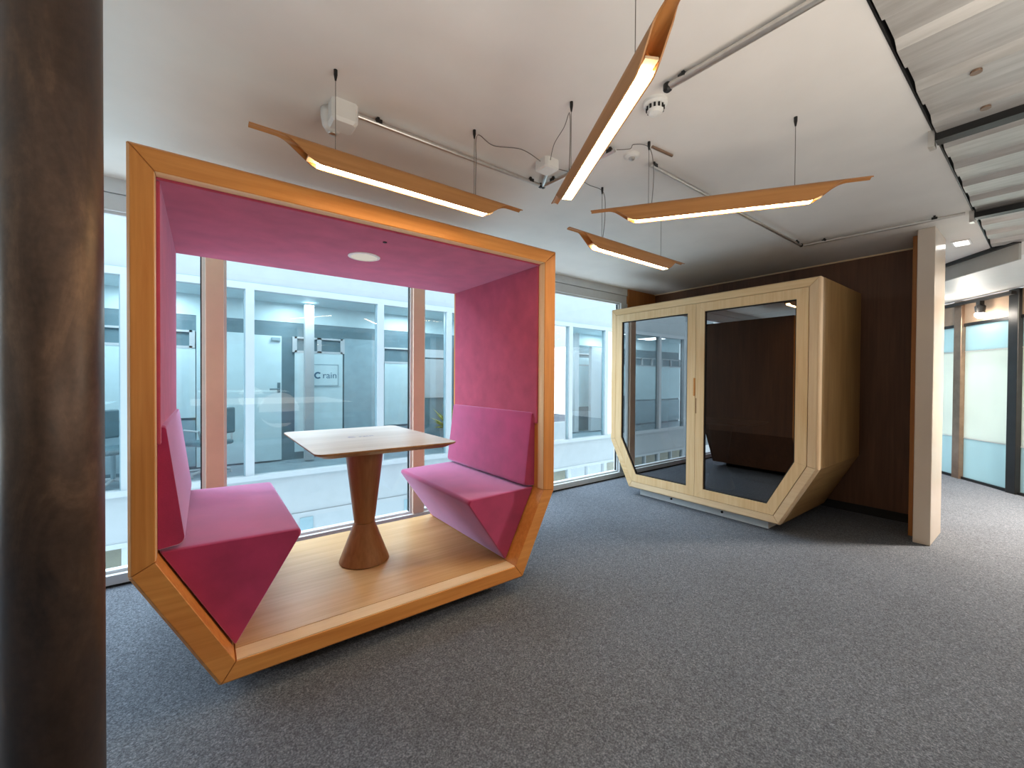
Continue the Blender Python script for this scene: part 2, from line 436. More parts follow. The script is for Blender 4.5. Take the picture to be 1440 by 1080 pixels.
# ------------------------------------------------------------------ corridor at the right with the angled glass partition
ang = math.atan2(.782, .937); ux, uy = math.cos(ang), math.sin(ang); nx, ny = uy, -ux       # n points away from camera side? (see S)
A0 = Vector((8.05, .244, 0))
def S(s, w, z): return (A0.x + ux * s - uy * w, A0.y + uy * s + ux * w, z)   # w<0 behind? positive w = to the left of u
def sbox(bm, s0, s1, w0, w1, z0, z1):
    ps = [S(s, w, z) for z in (z0, z1) for s, w in ((s0, w0), (s1, w0), (s1, w1), (s0, w1))]
    v = [bm.verts.new(p) for p in ps]
    for f in ((0, 3, 2, 1), (4, 5, 6, 7), (0, 1, 5, 4), (1, 2, 6, 5), (2, 3, 7, 6), (3, 0, 4, 7)): bm.faces.new([v[i] for i in f])
    return bm
gp = empty('window_18', S(0, 0, FL)); gp['kind'] = 'structure'
ss = [-1.6, -.72, .10, .94, 1.85, 2.8]
for i, s in enumerate(ss):
    obj('post', sbox(nb(), s - .075, s + .055, -.06, .06, FL, 1.17), M['blackm' if s < .5 else 'brown_post'], gp, bevel=.006)
for s0, s1 in zip(ss, ss[1:]):
    a, b = s0 + .055, s1 - .075
    obj('bottom_rail', sbox(nb(), a, b, -.03, .03, FL, FL + .035), M['blackm'], gp)
    obj('frosted_band', sbox(nb(), a, b, -.006, .006, -.79, .435), M['frost'], gp)
    obj('lower_glass', sbox(nb(), a, b, -.006, .006, FL + .035, -.80), M['frostblue'], gp)
    obj('upper_glass', sbox(nb(), a, b, -.006, .006, .445, .80), M['frostblue'], gp)
    obj('glazing_line', sbox(sbox(nb(), a, b, -.01, .01, -.80, -.79), a, b, -.01, .01, .435, .445), M['white'], gp)
    obj('dark_upright', sbox(nb(), a, a + .05, -.02, .02, .445, .80), M['blackm'], gp)
    obj('transom_panel', sbox(nb(), a, b, -.02, .02, .84, 1.17), M['beige_band'], gp)
    obj('transom_rail', sbox(nb(), a, b, -.03, .03, .80, .84), M['blackm'], gp)
# bright room beyond the partition
struct('wall_beyond', sbox(nb(), -4, 5, -3.0, -2.9, FL, CE), M['white'])
bk = struct('trim_7', sbox(nb(), -1.6, 2.8, .06, 1.30, 1.17, CE), M['white'])
obj('bulkhead_face', sbox(nb(), -1.6, 2.8, 1.30, 1.32, 1.13, CE - .03), M['bulk'], bk)
obj('dark_track', sbox(nb(), -1.6, 2.8, 1.30, 1.36, CE - .03, CE), M['blackm'], bk)
sp = empty('spotlight', S(.45, .16, .98)); tag(sp, 'bright spotlight on a black track above the glass partition', 'spotlight')
obj('track', sbox(nb(), .0, 1.1, .10, .15, 1.09, 1.13), M['blackm'], sp)
obj('arm', sbox(nb(), .44, .50, .10, .15, 1.0, 1.09), M['blackm'], sp)
obj('lamp_head', lathe(nb(), [(.045, .93), (.055, 1.02), (.03, 1.05)], *S(.47, .125, 0)[:2], 20), M['blackm'], sp)
obj('lens', lathe(nb(), [(.015, .86), (.042, .88), (.052, .905), (.05, .93)], *S(.47, .125, 0)[:2], 20), M['spotlamp'], sp)
dl = empty('recessed_light', (5.67, .55, CE - .005)); tag(dl, 'small rectangular recessed light in the ceiling beside the white partition', 'ceiling light')
obj('trim_frame', boxo(5.58, 5.78, .50, .62, CE - .008, CE - .001), M['white'], dl)
obj('diffuser', boxo(5.60, 5.76, .515, .605, CE - .012, CE - .008), M['dl'], dl)

# ------------------------------------------------------------------ steel column at the left edge
cl = empty('steel_column', (-.3186, 1.594, FL)); tag(cl, 'thick dark patinated steel column standing at the left edge', 'column', kind='thing')
obj('shaft', lathe(nb(), [(.0955, FL + .012), (.0955, CE)], -.3186, 1.594, 96), M['column'], cl, smooth=True)
obj('foot_ring', lathe(nb(), [(.108, FL), (.108, FL + .012), (.096, FL + .014)], -.3186, 1.594, 64), M['column'], cl)
for o in cl.children:
    if o.name.startswith('shaft'):
        for p in o.data.polygons:
            if len(p.vertices) > 4: p.use_smooth = False

# ------------------------------------------------------------------ hexagon booths
def line_int(p, d, q, e):
    k = d[0] * e[1] - d[1] * e[0]
    t = ((q[0] - p[0]) * e[1] - (q[1] - p[1]) * e[0]) / k
    return (p[0] + d[0] * t, p[1] + d[1] * t)
def inset(poly, ins):
    """poly clockwise from top-left; ins per edge (edge i from i to i+1) -> inset polygon"""
    n = len(poly); L = []
    for i in range(n):
        a, b = poly[i], poly[(i + 1) % n]; dx, dz = b[0] - a[0], b[1] - a[1]; l = math.hypot(dx, dz)
        nxn, nzn = dz / l, -dx / l                       # inward for clockwise order
        L.append(((a[0] + nxn * ins[i], a[1] + nzn * ins[i]), (dx, dz)))
    return [line_int(*L[i - 1], *L[i]) for i in range(n)]
def hexa(l, r, bl, br, t, c, b): return [(l, t), (r, t), (r, c), (br, b), (bl, b), (l, c)]

def mitred(poly, ins, secs, i, gap=.0012):
    """one mitred board of the hexagon frame. secs: list of (inset fraction 0..1, depth). returns rings of (u, depth, v)"""
    n = len(poly); rings = []
    full = inset(poly, ins)
    def pt(k, f): return (poly[k][0] + (full[k][0] - poly[k][0]) * f, poly[k][1] + (full[k][1] - poly[k][1]) * f)
    a, b = poly[i], poly[(i + 1) % n]; l = math.hypot(b[0] - a[0], b[1] - a[1]); e = ((b[0] - a[0]) / l * gap, (b[1] - a[1]) / l * gap)
    A = [(pt(i, f)[0] + e[0], y, pt(i, f)[1] + e[1]) for f, y in secs]
    B = [(pt((i + 1) % n, f)[0] - e[0], y, pt((i + 1) % n, f)[1] - e[1]) for f, y in secs]
    return [A, B]

# --- the open pink booth (front in the plane y = 2.1)
Y0, Y1 = 2.1, 3.37
ph = hexa(-.235, 1.959, .048, 1.682, .890, -.767, -1.305)
pins = [.094, .106, .100, .088, .092, .080]
pod = empty('meeting_booth', (.86, 2.75, FL))
tag(pod, 'open hexagonal wooden booth with rose pink upholstered seats facing the window', 'booth')
names = ['top_board', 'side_board', 'corner_board', 'base_board', 'corner_board', 'side_board']
gr = ['cherryX', 'cherryZ', 'cherryX', 'cherryX', 'cherryX', 'cherryZ']
for i in range(6):
    secs = [(0, Y1), (0, Y0 + .016), (.14, Y0), (1, Y0), (1, Y1)]
    obj(names[i], loft(nb(), mitred(ph, pins, secs, i)), M[gr[i]], pod, bevel=.002, seg=1)
for i in (1, 2, 4, 5):  # added dark skin, unseen directly; darkens this booth's reflection in the door glass
    obj('dark_reflection_skin', loft(nb(), mitred(ph, [-.003] * 6, [(.05, Y0 + .05), (.05, Y1), (1, Y1), (1, Y0 + .05)], i, 0.)), M['walnutZ'], pod)
for i in (0, 1, 5):
    ins2 = inset(ph, pins)
    obj('inner_trim', loft(nb(), mitred(ins2, [.002] * 6, [(0.02, Y0 + .006), (0.02, Y0 + .062), (1, Y0 + .062), (1, Y0 + .006)], i, .002)), M['ashX' if i == 0 else 'ashZ'], pod)
pi = inset(ph, pins)                                    # inner outline
(il, it), (ir, _), (_, icr), (ibr, ib), (ibl, _), (_, icl) = pi
obj('plinth', boxo(.25, 1.48, 2.28, 3.25, FL, -1.305), M['black'], pod)
# floor
obj('floor_board', boxo(ibl + .004, ibr - .004, 2.198, Y1 - .004, ib, ib + .006), M['floorwood'], pod)
obj('threshold_strip', boxo(ibl + .004, ibr - .004, 2.105, 2.194, ib, ib + .005), M['rawashX'], pod)
# upholstery
LY0, LY1 = 2.165, Y1 - .045
obj('ceiling_lining', boxo(il + .002, ir - .002, LY0 - .01, Y1 - .012, it - .012, it), M['pink'], pod, bevel=.004)
sl = obj('side_lining', boxo(il, il + .014, LY0, LY1, icl + .45, it - .012), M['pink'], pod, bevel=.004)
sr = obj('side_lining', boxo(ir - .014, ir, LY0, LY1, icr + .45, it - .012), M['pink'], pod, bevel=.004)

def wedge(profile, ya, yb, ny=26, puff=.0):
    rings = []
    for k in range(ny + 1):
        y = ya + (yb - ya) * k / ny
        rings.append([(x, y, z) for x, z in profile])
    return loft(nb(), rings)
def round_poly(poly, rads, n=5):
    out = []
    m = len(poly)
    for i in range(m):
        p = Vector(poly[i]); a = (Vector(poly[i - 1]) - p).normalized(); b = (Vector(poly[(i + 1) % m]) - p).normalized()
        r = rads[i]
        if r <= 0: out.append(tuple(p)); continue
        h = math.acos(max(-1, min(1, a.dot(b)))) / 2; d = min(r / math.tan(h), .45 * min((Vector(poly[i - 1]) - p).length, (Vector(poly[(i + 1) % m]) - p).length))
        rr = d * math.tan(h); c = p + (a + b).normalized() * (rr / math.sin(h)); s, e = p + a * d, p + b * d
        v0, v1 = s - c, e - c; th = v0.angle(v1); sg = 1 if v0.x * v1.y - v0.y * v1.x > 0 else -1
        for k in range(n + 1):
            t = sg * th * k / n; out.append((c.x + v0.x * math.cos(t) - v0.y * math.sin(t), c.y + v0.x * math.sin(t) + v0.y * math.cos(t)))
    return out

def seat_unit(side):
    if side < 0:
        f = lambda x: x
        bx, bc = il, icl; fb = ibl
    else:
        bx, bc = ir, icr; fb = ibr
    s = 1 if side < 0 else -1
    top = bc + .008
    prof = [(bx + s * .003, top - .004), (bx + s * .550, top - .018), (fb + s * .004, ib + .008)]
    pr = round_poly(prof, [.004, .022, .006], 6)
    ya, yb = 2.205, Y1 - .05
    # seat body: lofted with rounded ends
    rings = []
    cx = sum(p[0] for p in prof) / 3; cz = sum(p[1] for p in prof) / 3
    for y, k in [(ya, .965), (ya + .004, .982), (ya + .010, .994), (ya + .019, 1)] + [(ya + .019 + (yb - ya - .031) * q / 30, 1) for q in range(1, 30)] + [(yb - .012, 1), (yb - .005, .995), (yb, .985)]:
        rings.append([(cx + (x - cx) * k, y, cz + (z - cz) * k) for x, z in pr])
    seat = obj('bench_seat', loft(nb(), rings), M['pink2'], pod, smooth=False)
    seat.data.polygons.foreach_set('use_smooth', [len(p.vertices) == 4 for p in seat.data.polygons])
    # crease lines across the cushion
    bm = nb()
    for q, (yy, dx) in enumerate(((2.55, .0), (2.60, .03), (2.70, -.02))):
        pts = []
        for k in range(9):
            t = k / 8; x = bx + s * (.20 + dx + .26 * t)
            pts.append((x, yy + .02 * math.sin(3 * t + q), top - .0135 - .010 * (abs(x - bx) - .012) / .533 + .0005))
        tube(bm, pts, .0022 if s > 0 else .0018, 6)
    obj('fabric_crease', bm, M['pink2'], seat)
    # leaning backrest
    zb, zt = top - .002, top + .515
    bp = round_poly([(bx, zb), (bx + s * .092, zb + .012), (bx + s * .028, zt), (bx, zt + .002)], [.004, .03, .012, .004], 5)
    rings = []
    cx = sum(p[0] for p in bp) / len(bp); cz = sum(p[1] for p in bp) / len(bp)
    for y, k in [(ya - .004, .965), (ya + .004, .985), (ya + .014, 1), (yb - .012, 1), (yb - .004, .99), (yb, .975)]:
        rings.append([(cx + (x - cx) * k, y, cz + (z - cz) * k) for x, z in bp])
    b = obj('backrest', loft(nb(), rings), M['pink2'], pod)
    b.data.polygons.foreach_set('use_smooth', [len(p.vertices) == 4 for p in b.data.polygons])
    for o in (seat, b):
        mo = o.modifiers.new('e', 'EDGE_SPLIT'); mo.split_angle = .6
seat_unit(-1); seat_unit(1)
lt = obj('downlight', lathe(nb(), [(.098, it - .012), (.098, it - .016), (.082, it - .020), (.080, it - .012)], .823, 2.69, 48), M['white'], pod, smooth=False)
obj('diffuser', lathe(nb(), [(.080, it - .0165), (.080, it - .0125)], .823, 2.69, 48), M['podlight'], lt)
obj('ceiling_sensor', lathe(nb(), [(.012, it - .016), (.012, it - .0125)], .83, 2.33, 16), M['black'], pod)

# --- the table in it
def table(cx, cy, zf, zt, hx, hy, lab, logo, stem='stemwood', topm='tablewood'):
    t = empty('cafe_table', (cx, cy, zf)); tag(t, lab, 'table')
    def rr(hx, hy, r, z, n=8):
        out = []
        for sx, sy, a0 in ((1, 1, 0), (-1, 1, 90), (-1, -1, 180), (1, -1, 270)):
            for k in range(n + 1):
                a = math.radians(a0 + 90 * k / n); out.append((cx + sx * (hx - r) + r * math.cos(a), cy + sy * (hy - r) + r * math.sin(a), z))
        return out
    bm = nb()
    loft(bm, [rr(hx - .045, hy - .045, .05, zt - .034), rr(hx - .004, hy - .004, .055, zt - .012), rr(hx, hy, .055, zt - .008), rr(hx, hy, .055, zt - .001)])
    top = obj('tabletop', bm, M['stemwood'], t)
    obj('top_veneer', loft(nb(), [rr(hx, hy, .055, zt - .001), rr(hx - .0012, hy - .0012, .054, zt)]), M[topm], top)
    if logo:
        bm = nb()
        for k in range(28):
            pass
        rings = []
        for k in range(19):
            a = math.radians(45 + 270 * k / 18)
            rings.append([(cx - .075 + r * math.cos(a), cy + .02 + r * math.sin(a), z) for r, z in ((.016, zt), (.028, zt), (.028, zt + .0006), (.016, zt + .0006))])
        loft(bm, rings)
        b2 = text_mesh('rain', .065, .0003); bmesh.ops.translate(b2, verts=b2.verts, vec=(cx - .035, cy + .0, zt + .0004))
        me = bpy.data.meshes.new('t'); b2.to_mesh(me); b2.free(); bm.from_mesh(me); bpy.data.meshes.remove(me)
        obj('printed_mark', bm, M['printpale'], top)
    zw = zf + .255
    obj('pedestal_base', lathe(nb(), [(.150, zf), (.158, zf + .006), (.156, zf + .014), (.066, zw), (.062, zw + .002)], cx, cy, 64), M[stem], t)
    obj('pedestal_column', lathe(nb(), [(.062, zw + .0015), (.066, zw + .006), (.128, zt - .036), (.130, zt - .034)], cx, cy, 64), M[stem], t)
    for o in t.children:
        if o.name.startswith('pedestal'):
            o.data.polygons.foreach_set('use_smooth', [len(p.vertices) == 4 for p in o.data.polygons])
            mo = o.modifiers.new('e', 'EDGE_SPLIT'); mo.split_angle = .5
table(.855, 2.775, ib + .006, -.388, .408, .545, 'square wooden cafe table with hourglass pedestal inside the pink booth', True)

# --- the closed booth by the wall (front in the plane x = 4.143; its outline runs along -y)
bh = hexa(0, 2.217, .288, 1.931, .891, -.751, -1.304)        # u = 3.426 - y
XF, XB = 4.143, 5.33
def tobooth(rings): return [[(d, 3.426 - u, v) for u, d, v in r] for r in rings]
bth = empty('phone_booth', (4.7, 2.32, FL)); tag(bth, 'closed hexagonal pale wood booth with smoked glass double doors by the wall', 'booth')
bins = [.078] * 6
gr2 = ['ashY', 'rawashZ', 'rawashY', 'rawashY', 'ashY', 'ashZ']
for i in range(6):
    secs = [(0, XF + .075), (0, XF + .022), (.10, XF + .006), (.2, XF), (1, XF), (1, XF + .075)]
    sh = [(0, XB), (.06, XB + .004), (1, XB), (1, XF + .0765), (.05, XF + .0765), (.0, XF + .10)]
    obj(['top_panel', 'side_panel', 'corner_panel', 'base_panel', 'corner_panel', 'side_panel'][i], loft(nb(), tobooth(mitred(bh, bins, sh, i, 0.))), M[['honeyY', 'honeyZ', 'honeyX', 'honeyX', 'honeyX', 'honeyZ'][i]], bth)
    obj(names[i], loft(nb(), tobooth(mitred(bh, bins, secs, i))), M[gr2[i]], bth, bevel=.002, seg=1)
bi = inset(bh, bins)
p_ = obj('plinth', boxo(XF + .10, XB - .1, 1.62, 3.04, FL, -1.304), M['alu'], bth)
for yy in (2.62, 2.05):
    obj('bolt', tube(nb(), [(XF + .092, yy, -1.345), (XF + .102, yy, -1.345)], .012, 12), M['black'], p_)
# inside
hx_ = inset(bh, [.09] * 6)
obj('back_lining', loft(nb(), tobooth([[(u, XB - .03, v) for u, v in bi], [(u, XB - .005, v) for u, v in bi]])), M['darkcloth'], bth)
def shell(i, d0, d1, t, nm, mat):
    obj(nm, loft(nb(), tobooth(mitred(bi, [t] * 6, [(0, d1), (0, d0), (1, d0), (1, d1)], i, 0.))), M[mat], bth)
for i, nm in enumerate(['ceiling_lining', 'side_lining', 'corner_lining', 'floor_lining', 'corner_lining', 'side_lining']):
    shell(i, XF + .06, XB - .03, .012, nm, 'darkcloth')
# doors: outline = bi, split in the middle
def clip(poly, u0, keep_left):
    out = []
    n = len(poly)
    for i in range(n):
        a, b = poly[i], poly[(i + 1) % n]
        ia, ib_ = (a[0] <= u0) == keep_left, (b[0] <= u0) == keep_left
        if ia: out.append(a)
        if ia != ib_:
            t = (u0 - a[0]) / (b[0] - a[0]); out.append((u0, a[1] + (b[1] - a[1]) * t))
    return out
du = inset(bh, [.082] * 6)
um = 3.426 - 2.297
for keep, nm in ((True, 'door'), (False, 'door')):
    pl = clip(du, um - .002 if keep else um + .002, keep)
    # start at top-left going clockwise
    n = len(pl)
    ins_ = [.090] * n
    inn = inset(pl, ins_)
    d0, d1 = XF - .002, XF + .045
    door = None
    boards = []
    for i in range(n):
        secs = [(0, d1), (0, d0), (1, d0), (1, d1)]
        rg = tobooth(mitred(pl, ins_, secs, i, .0004))
        boards.append(rg)
    bm = nb()
    for rg in boards: loft(bm, rg)
    door = obj('door', bm, M['ashZ'], bth)
    bm = nb(); bm.faces.new([bm.verts.new((XF + .02, 3.426 - u, v)) for u, v in inn]); obj('pane', bm, M['smoked'], door)
    bm = nb()
    g2 = inset(inn, [.012] * n)
    for i in range(n):
        loft(bm, tobooth(mitred(inn, [.010] * n, [(0, XF + .024), (0, XF + .010), (1, XF + .010), (1, XF + .024)], i, 0)))
    obj('seal', bm, M['black'], door)
    y_ = 3.426 - um
    if keep: hz = (-.165, .03); hy = (y_ + .001, y_ + .024)
    else: hz = (-.35, -.18); hy = (y_ - .018, y_ - .001)
    h = boxo(XF - .006 if keep else XF - .004, XF + .02, hy[0], hy[1], hz[0], hz[1])
    obj('handle', h, M['cherryZ' if keep else 'stemwood'], door, bevel=.008)
table(4.72, 2.31, bi[3][1] + .013, -.45, .30, .40, 'dark wooden pedestal table behind the smoked glass of the closed booth', False, 'stemwood', 'stemwood')

# ------------------------------------------------------------------ wing-like pendant lamps
ZL = .972
def lamp_mesh(L):
    """bent veneer: half pipe opening downward whose walls sweep away to tongues at both ends; x along, centred at x=0"""
    n, m = 110, 20; W, H, T = .029, .092, .005
    bm = nb(); outer = []; inner = []
    def sm(t): t = max(0, min(1, t)); return t * t * (3 - 2 * t)
    for i in range(n + 1):
        x = -L / 2 + L * i / n
        e = L / 2 - abs(x)
        k = .20 + .80 * sm((e - .09) / .17)
        ro, ri = [], []
        for j in range(m + 1):
            q = (2 * j / m - 1) * k                     # -1..1 around the section
            # section: semicircle on top then straight walls
            arc = PI / 2 * W; tot = arc + (H - W)
            sarc = abs(q) * tot; sg = 1 if q >= 0 else -1
            for r, lst in ((W, ro), (W - T, ri)):
                if sarc <= arc: a = sarc / W; lst.append((x, sg * r * math.sin(a), r * math.cos(a) - W))
                else: lst.append((x, sg * r, -W - (sarc - arc)))
        outer.append(ro); inner.append(ri)
    vo = [[bm.verts.new(p) for p in r] for r in outer]; vi = [[bm.verts.new(p) for p in r] for r in inner]
    for i in range(n):
        for j in range(m):
            bm.faces.new((vo[i][j], vo[i][j + 1], vo[i + 1][j + 1], vo[i + 1][j]))
            bm.faces.new((vi[i][j], vi[i + 1][j], vi[i + 1][j + 1], vi[i][j + 1]))
        bm.faces.new((vo[i][0], vo[i + 1][0], vi[i + 1][0], vi[i][0]))
        bm.faces.new((vo[i][m], vi[i][m], vi[i + 1][m], vo[i + 1][m]))
    for i in (0, n):
        for j in range(m): bm.faces.new((vo[i][j], vi[i][j], vi[i][j + 1], vo[i][j + 1]) if i == 0 else (vo[i][j], vo[i][j + 1], vi[i][j + 1], vi[i][j]))
    return bm
LL = 1.315
def make_lamp():
    r = empty('pendant_lamp', (0, 0, ZL))
    sh = obj('lamp_shade', lamp_mesh(LL), M['lampwood'], r, local=True)
    sh.data.polygons.foreach_set('use_smooth', [True] * len(sh.data.polygons))
    mo = sh.modifiers.new('e', 'EDGE_SPLIT'); mo.split_angle = .7
    obj('light_holder', boxo(-.455, .455, -.020, .020, -.074, -.066), M['rawashX'], r, local=True)
    obj('light_strip', boxo(-.415, .415, -.0225, .0225, -.089, -.074), M['led'], r, local=True)
    for x in (-.345, .345):
        w = obj('suspension_wire', tube(nb(), [(x, 0, -.002), (x, 0, CE - ZL - .035)], .0016, 6), M['wire'], r, local=True)
        obj('wire_anchor', lathe(nb(), [(.0035, CE - ZL - .045), (.008, CE - ZL - .02), (.008, CE - ZL)], x, 0, 12), M['blackm'], w, local=True)
    return r
def copy_tree(o, parent=None):
    c = o.copy(); C.objects.link(c); c.parent = parent
    for ch in list(o.children): copy_tree(ch, c)
    return c
spots = [((.137, 1.86), (1.449, 1.86), 'pendant lamp with curved wooden shade hanging above the pink booth'),
         ((1.537, 1.669), (.905, .515), 'curved wooden pendant lamp hanging nearest the camera with its bright underside showing'),
         ((1.776, 1.627), (2.528, .537), 'long curved wooden pendant lamp hanging second from the metal deck ceiling, tips up'),
         ((1.856, 1.88), (3.172, 1.88), 'curved wooden pendant lamp hanging in front of the closed booth by the window')]
spots[2] = (spots[2][0], spots[2][1], 'curved wooden pendant lamp hanging at a slant in front of the closed booth')
spots[3] = (spots[3][0], spots[3][1], 'smallest-looking curved wooden pendant lamp, hanging low behind the slanted one')
lamp0 = make_lamp()
for i, (a, b, lab) in enumerate(spots):
    o = lamp0 if i == 0 else copy_tree(lamp0)
    o.location = ((a[0] + b[0]) / 2, (a[1] + b[1]) / 2, ZL)
    o.rotation_euler.z = math.atan2(b[1] - a[1], b[0] - a[0])
    tag(o, lab, 'pendant lamp', 'wing-shaped wooden pendant lamps')

# ------------------------------------------------------------------ ceiling services
def pipe(pts, lab, clips, caps=(), r=.012):
    z = CE - .03
    t = empty('conduit_pipe', (pts[0][0], pts[0][1], z)); tag(t, lab, 'pipe')
    obj('tube', tube(nb(), [(x, y, z) for x, y in pts], r, 14), M['steel'], t, smooth=False)
    for x, y in clips:
        obj('clip', box(boxo(x - .016, x + .016, y - .016, y + .016, z - .002, z + .016), x - .006, x + .006, y - .006, y + .006, z + .010, CE), M['blackm'], t)
    for x, y in caps:
        obj('end_cap', lathe(nb(), [(r * .7, z - r * 1.25), (r * 1.25, z - r * .8), (r * 1.25, z + r * .8), (r * .7, z + r * 1.25)], x, y, 14), M['blackm'], t)
pipe([(.60, 2.066), (1.77, 2.066)], 'silver conduit pipe on the ceiling above the lamp of the pink booth', [(.70, 2.066), (1.69, 2.066)], [(1.775, 2.066)])
pipe([(1.795, 2.05), (1.815, 1.84), (1.83, 1.50)], 'silver conduit pipe on the ceiling behind the nearest pendant lamp', [(1.80, 1.97), (1.828, 1.53)], [(1.795, 2.062)])
pipe([(2.124, 1.472), (4.488, 1.472)], 'long silver conduit pipe on the ceiling crossing above the slanted lamp', [(2.16, 1.472), (3.2, 1.472), (4.4, 1.472)], [(4.495, 1.468)])
pipe([(4.52, 1.455), (4.62, .44)], 'thin silver conduit pipe on the ceiling running towards the white partition', [(4.54, 1.30), (4.60, .60)])
pipe([(1.62, 1.035), (1.65, .42)], 'thick silver conduit pipe on the ceiling ending near the smoke detector', [(1.625, .97), (1.648, .50)], [(1.62, 1.04)], r=.015)
# exit loudspeaker box with dome
eb = empty('detector_box', (.525, 2.10, CE)); tag(eb, 'white boxy ceiling detector with dome at the end of the conduit', 'detector')
def octa(cx, cy, hx, hy, c, z): return [(cx + x, cy + y, z) for x, y in ((-hx + c, -hy), (hx - c, -hy), (hx, -hy + c), (hx, hy - c), (hx - c, hy), (-hx + c, hy), (-hx, hy - c), (-hx, -hy + c))]
obj('housing', loft(nb(), [octa(.535, 2.09, .060, .060, .015, CE), octa(.535, 2.09, .060, .060, .015, CE - .085), octa(.535, 2.09, .048, .048, .012, CE - .10)]), M['plastic'], eb)
obj('dome', lathe(nb(), [(.054, CE), (.054, CE - .03), (.046, CE - .075), (.03, CE - .10), (.008, CE - .108)], .505, 2.155, 32), M['plastic'], eb, smooth=True)
obj('lens', lathe(nb(), [(.02, CE - .1085), (.018, CE - .1135), (.006, CE - .116)], .505, 2.155, 24), M['steel'], eb)
jb = empty('junction_box', (1.65, 1.86, CE)); tag(jb, 'white square junction box on the ceiling with cables and conduit stub', 'junction box')
obj('housing', loft(nb(), [octa(1.65, 1.86, .055, .055, .014, CE), octa(1.65, 1.86, .055, .055, .014, CE - .05), octa(1.65, 1.86, .045, .045, .012, CE - .058)]), M['plastic'], jb)
obj('conduit_stub', tube(nb(), [(1.69, 1.90, CE - .03), (1.785, 2.055, CE - .03)], .012, 12), M['steel'], jb)
def cable(name, pts, lab):
    bm = nb(); P = [Vector(p) for p in pts]; out = []
    for i in range(len(P) - 1):
        p0, p1, p2, p3 = P[max(i - 1, 0)], P[i], P[i + 1], P[min(i + 2, len(P) - 1)]
        for k in range(8):
            t = k / 8; out.append(.5 * ((2 * p1) + (-p0 + p2) * t + (2 * p0 - 5 * p1 + 4 * p2 - p3) * t * t + (-p0 + 3 * p1 - 3 * p2 + p3) * t ** 3))
    out.append(P[-1]); tube(bm, out, .0022, 6)
    o = obj(name, bm, M['wire']); tag(o, lab, 'cable'); return o
def wpos(i, s):
    a, b, _ = spots[i]; t = (LL / 2 + s) / LL
    return (a[0] + (b[0] - a[0]) * t, a[1] + (b[1] - a[1]) * t)
x, y = wpos(0, .345); cable('lamp_cable', [(x + .01, y, ZL + .0), (x + .012, y, 1.15), (x + .02, y, CE - .02), (x + .15, y + .04, CE - .012), (x + .30, y - .02, CE - .008), (1.60, 1.86, CE - .015)], 'thin power cable from the lamp above the pink booth to the junction box')
x, y = wpos(1, -.345); cable('lamp_cable', [(x, y + .012, ZL + .02), (x + .004, y + .01, 1.15), (x, y + .012, CE - .045), (x + .05, y + .10, CE - .05), (x + .13, y + .26, CE - .035), (1.63, 1.81, CE - .02)], 'thin power cable from the nearest pendant lamp up to the junction box')
x, y = wpos(2, -.345); cable('lamp_cable', [(x + .02, y - .01, ZL), (x + .035, y - .01, 1.15), (x + .01, y, CE - .03), (x - .06, y + .05, CE - .012), (1.90, 1.45, CE - .02), (1.835, 1.49, CE - .03)], 'thin power cable from the slanted pendant lamp to the ceiling conduit')
x, y = wpos(3, -.345); cable('lamp_cable', [(x + .01, y, ZL), (x + .03, y, 1.12), (x + .012, y, CE - .03), (x - .12, y + .02, CE - .006), (x - .3, y - .02, CE - .006), (1.71, 1.86, CE - .02)], 'thin power cable from the smallest-looking pendant lamp across the ceiling')
sm_ = empty('smoke_detector', (1.70, 1.155, CE)); tag(sm_, 'round white smoke detector with dark slots on the ceiling', 'smoke detector')
obj('mounting', lathe(nb(), [(.055, CE), (.055, CE - .014), (.044, CE - .022)], 1.70, 1.155, 40), M['plastic'], sm_)
obj('cover', lathe(nb(), [(.037, CE - .022), (.037, CE - .042), (.028, CE - .056), (.010, CE - .060)], 1.70, 1.155, 40), M['plastic'], sm_)
bm = nb()
for k in range(12):
    a = 2 * PI * k / 12; c, s = math.cos(a), math.sin(a)
    tube(bm, [(1.70 + .0375 * c, 1.155 + .0375 * s, CE - .024), (1.70 + .0375 * c, 1.155 + .0375 * s, CE - .041)], .0055, 6)
obj('slots', bm, M['black'], sm_)
mo_ = empty('motion_sensor', (1.99, 1.505, CE)); tag(mo_, 'small round white motion sensor on the ceiling beside the conduit corner', 'sensor')
obj('housing', lathe(nb(), [(.045, CE), (.042, CE - .012), (.030, CE - .018)], 1.99, 1.505, 32), M['plastic'], mo_)
obj('eye', lathe(nb(), [(.018, CE - .018), (.014, CE - .030), (.005, CE - .034)], 1.99, 1.505, 24), M['steel'], mo_)
cr = empty('ceiling_bracket', (2.06, 1.42, CE)); tag(cr, 'short dark mounting strip on the ceiling beside the motion sensor', 'bracket')
obj('strip', tube(nb(), [(2.00, 1.375, CE - .008), (2.17, 1.36, CE - .008)], .008, 8), M['brown_post'], cr)

# ------------------------------------------------------------------ lift everything so that the floor is z = 0
for o in list(sc.objects):
    if o.parent is None: o.location.z += LIFT

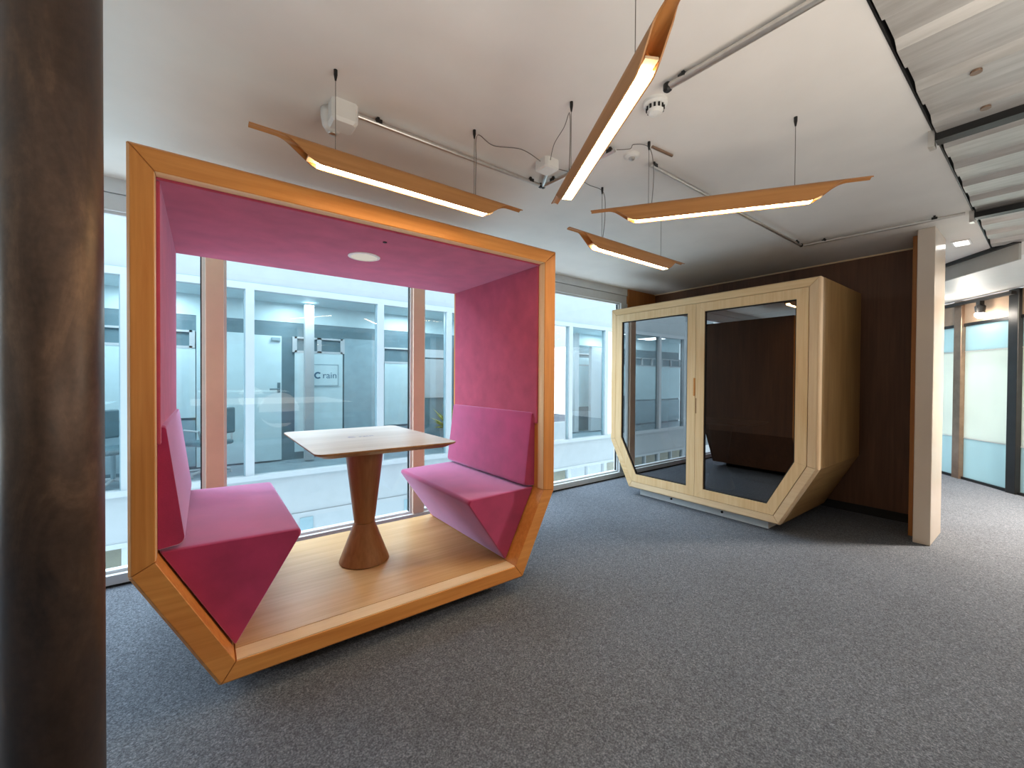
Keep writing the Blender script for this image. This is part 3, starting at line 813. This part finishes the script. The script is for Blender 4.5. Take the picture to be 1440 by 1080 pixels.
# ------------------------------------------------------------------ light
def area(name, loc, rot, size, energy, col, size_y=None):
    l = bpy.data.lights.new(name, 'AREA'); l.energy = energy; l.color = col; l.size = size
    if size_y: l.shape = 'RECTANGLE'; l.size_y = size_y
    o = bpy.data.objects.new(name, l); o.location = loc; o.rotation_euler = rot; C.objects.link(o); return o
def point(name, loc, energy, col, r=.25):
    l = bpy.data.lights.new(name, 'POINT'); l.energy = energy; l.color = col; l.shadow_soft_size = r
    o = bpy.data.objects.new(name, l); o.location = loc; C.objects.link(o); return o
point('room_fill', (1.2, -1.75, .75), 16, (1, .86, .72), .35)  # added warm fill behind the camera, no fixture there
point('room_fill', (-2.2, .5, 1.5), 5, (.75, .95, 1), .3)  # added cool fill for the left side of the column
area('ceiling_fill', (.9, -.6, 1.0), (PI, 0, 0), 2.2, 50, (1, .91, .80))  # added fill thrown up to brighten the plaster ceiling
sun = bpy.data.lights.new('sky_glow', 'SUN'); sun.energy = 12.0; sun.angle = math.radians(70); sun.color = (.80, .90, 1)
so = bpy.data.objects.new('sky_glow', sun); so.rotation_euler = Vector((.42, -.62, -.66)).to_track_quat('-Z', 'Y').to_euler(); C.objects.link(so)
area('ceiling_fill', (-1.9, 2.9, .9), (PI, 0, 0), 1.0, 13, (.84, .97, .97))  # added cool fill brightening the ceiling near the window
area('walkway_lamp', (6.5, -.62, 2.55), (0, 0, 0), .35, 330, (1, .85, .70))
area('ceiling_fill', (5.0, -.7, 2.25), (PI, 0, 0), .9, 9, (.88, .97, 1))  # added cool fill close under the metal deck
area('ceiling_fill', (2.2, -.7, 2.2), (PI, 0, 0), .8, 6, (1, .95, .86))  # added warm fill under the nearer deck section
area('meeting_room_lamp', (A0.x + ux * .6 + uy * 1.6, A0.y + uy * .6 - ux * 1.6, 2.55), (0, 0, 0), 1.5, 230, (1, .98, .95))
point('spot_glow', (S(.45, .30, 0)[0], S(.45, .30, 0)[1], .98 + LIFT - .08), 9, (1, .9, .78), .05)
for x in (-2.5, -.6, 1.3, 3.2, 5.1, 7.0, 8.9): area('far_corridor_fill', (x, 7.4, 2.64), (0, 0, 0), .6, 26, (.92, .97, 1))  # added lights that brighten the interior behind the far glass

w = bpy.data.worlds.new('World'); sc.world = w; w.use_nodes = True
bg = w.node_tree.nodes['Background']; bg.inputs[0].default_value = (.79, .91, 1.0, 1); bg.inputs[1].default_value = 3.9

# ------------------------------------------------------------------ camera
f, a, pt, ro = 576.28, .92695813, .01122687, .00641844
fw = Vector((math.cos(a) * math.cos(pt), math.sin(a) * math.cos(pt), -math.sin(pt)))
r = Vector((math.sin(a), -math.cos(a), 0)); u = r.cross(fw)
R = r * math.cos(ro) + u * math.sin(ro); U = -r * math.sin(ro) + u * math.cos(ro)
cam = bpy.data.cameras.new('Camera'); co = bpy.data.objects.new('Camera', cam); C.objects.link(co)
cam.sensor_width = 36; cam.lens = f / 1440 * 36; cam.clip_start = .05; cam.clip_end = 200
mw = Matrix((R, U, -fw)).transposed().to_4x4(); mw.translation = (0, 0, LIFT); co.matrix_world = mw
sc.camera = co
sc.view_settings.view_transform = 'Standard'
sc.view_settings.look = 'None'
sc.view_settings.exposure = 0.0
sc.cycles.use_denoising = True
sc.cycles.max_bounces = 10; sc.cycles.diffuse_bounces = 5; sc.cycles.glossy_bounces = 5; sc.cycles.transparent_max_bounces = 16
sc.cycles.sample_clamp_indirect = 6
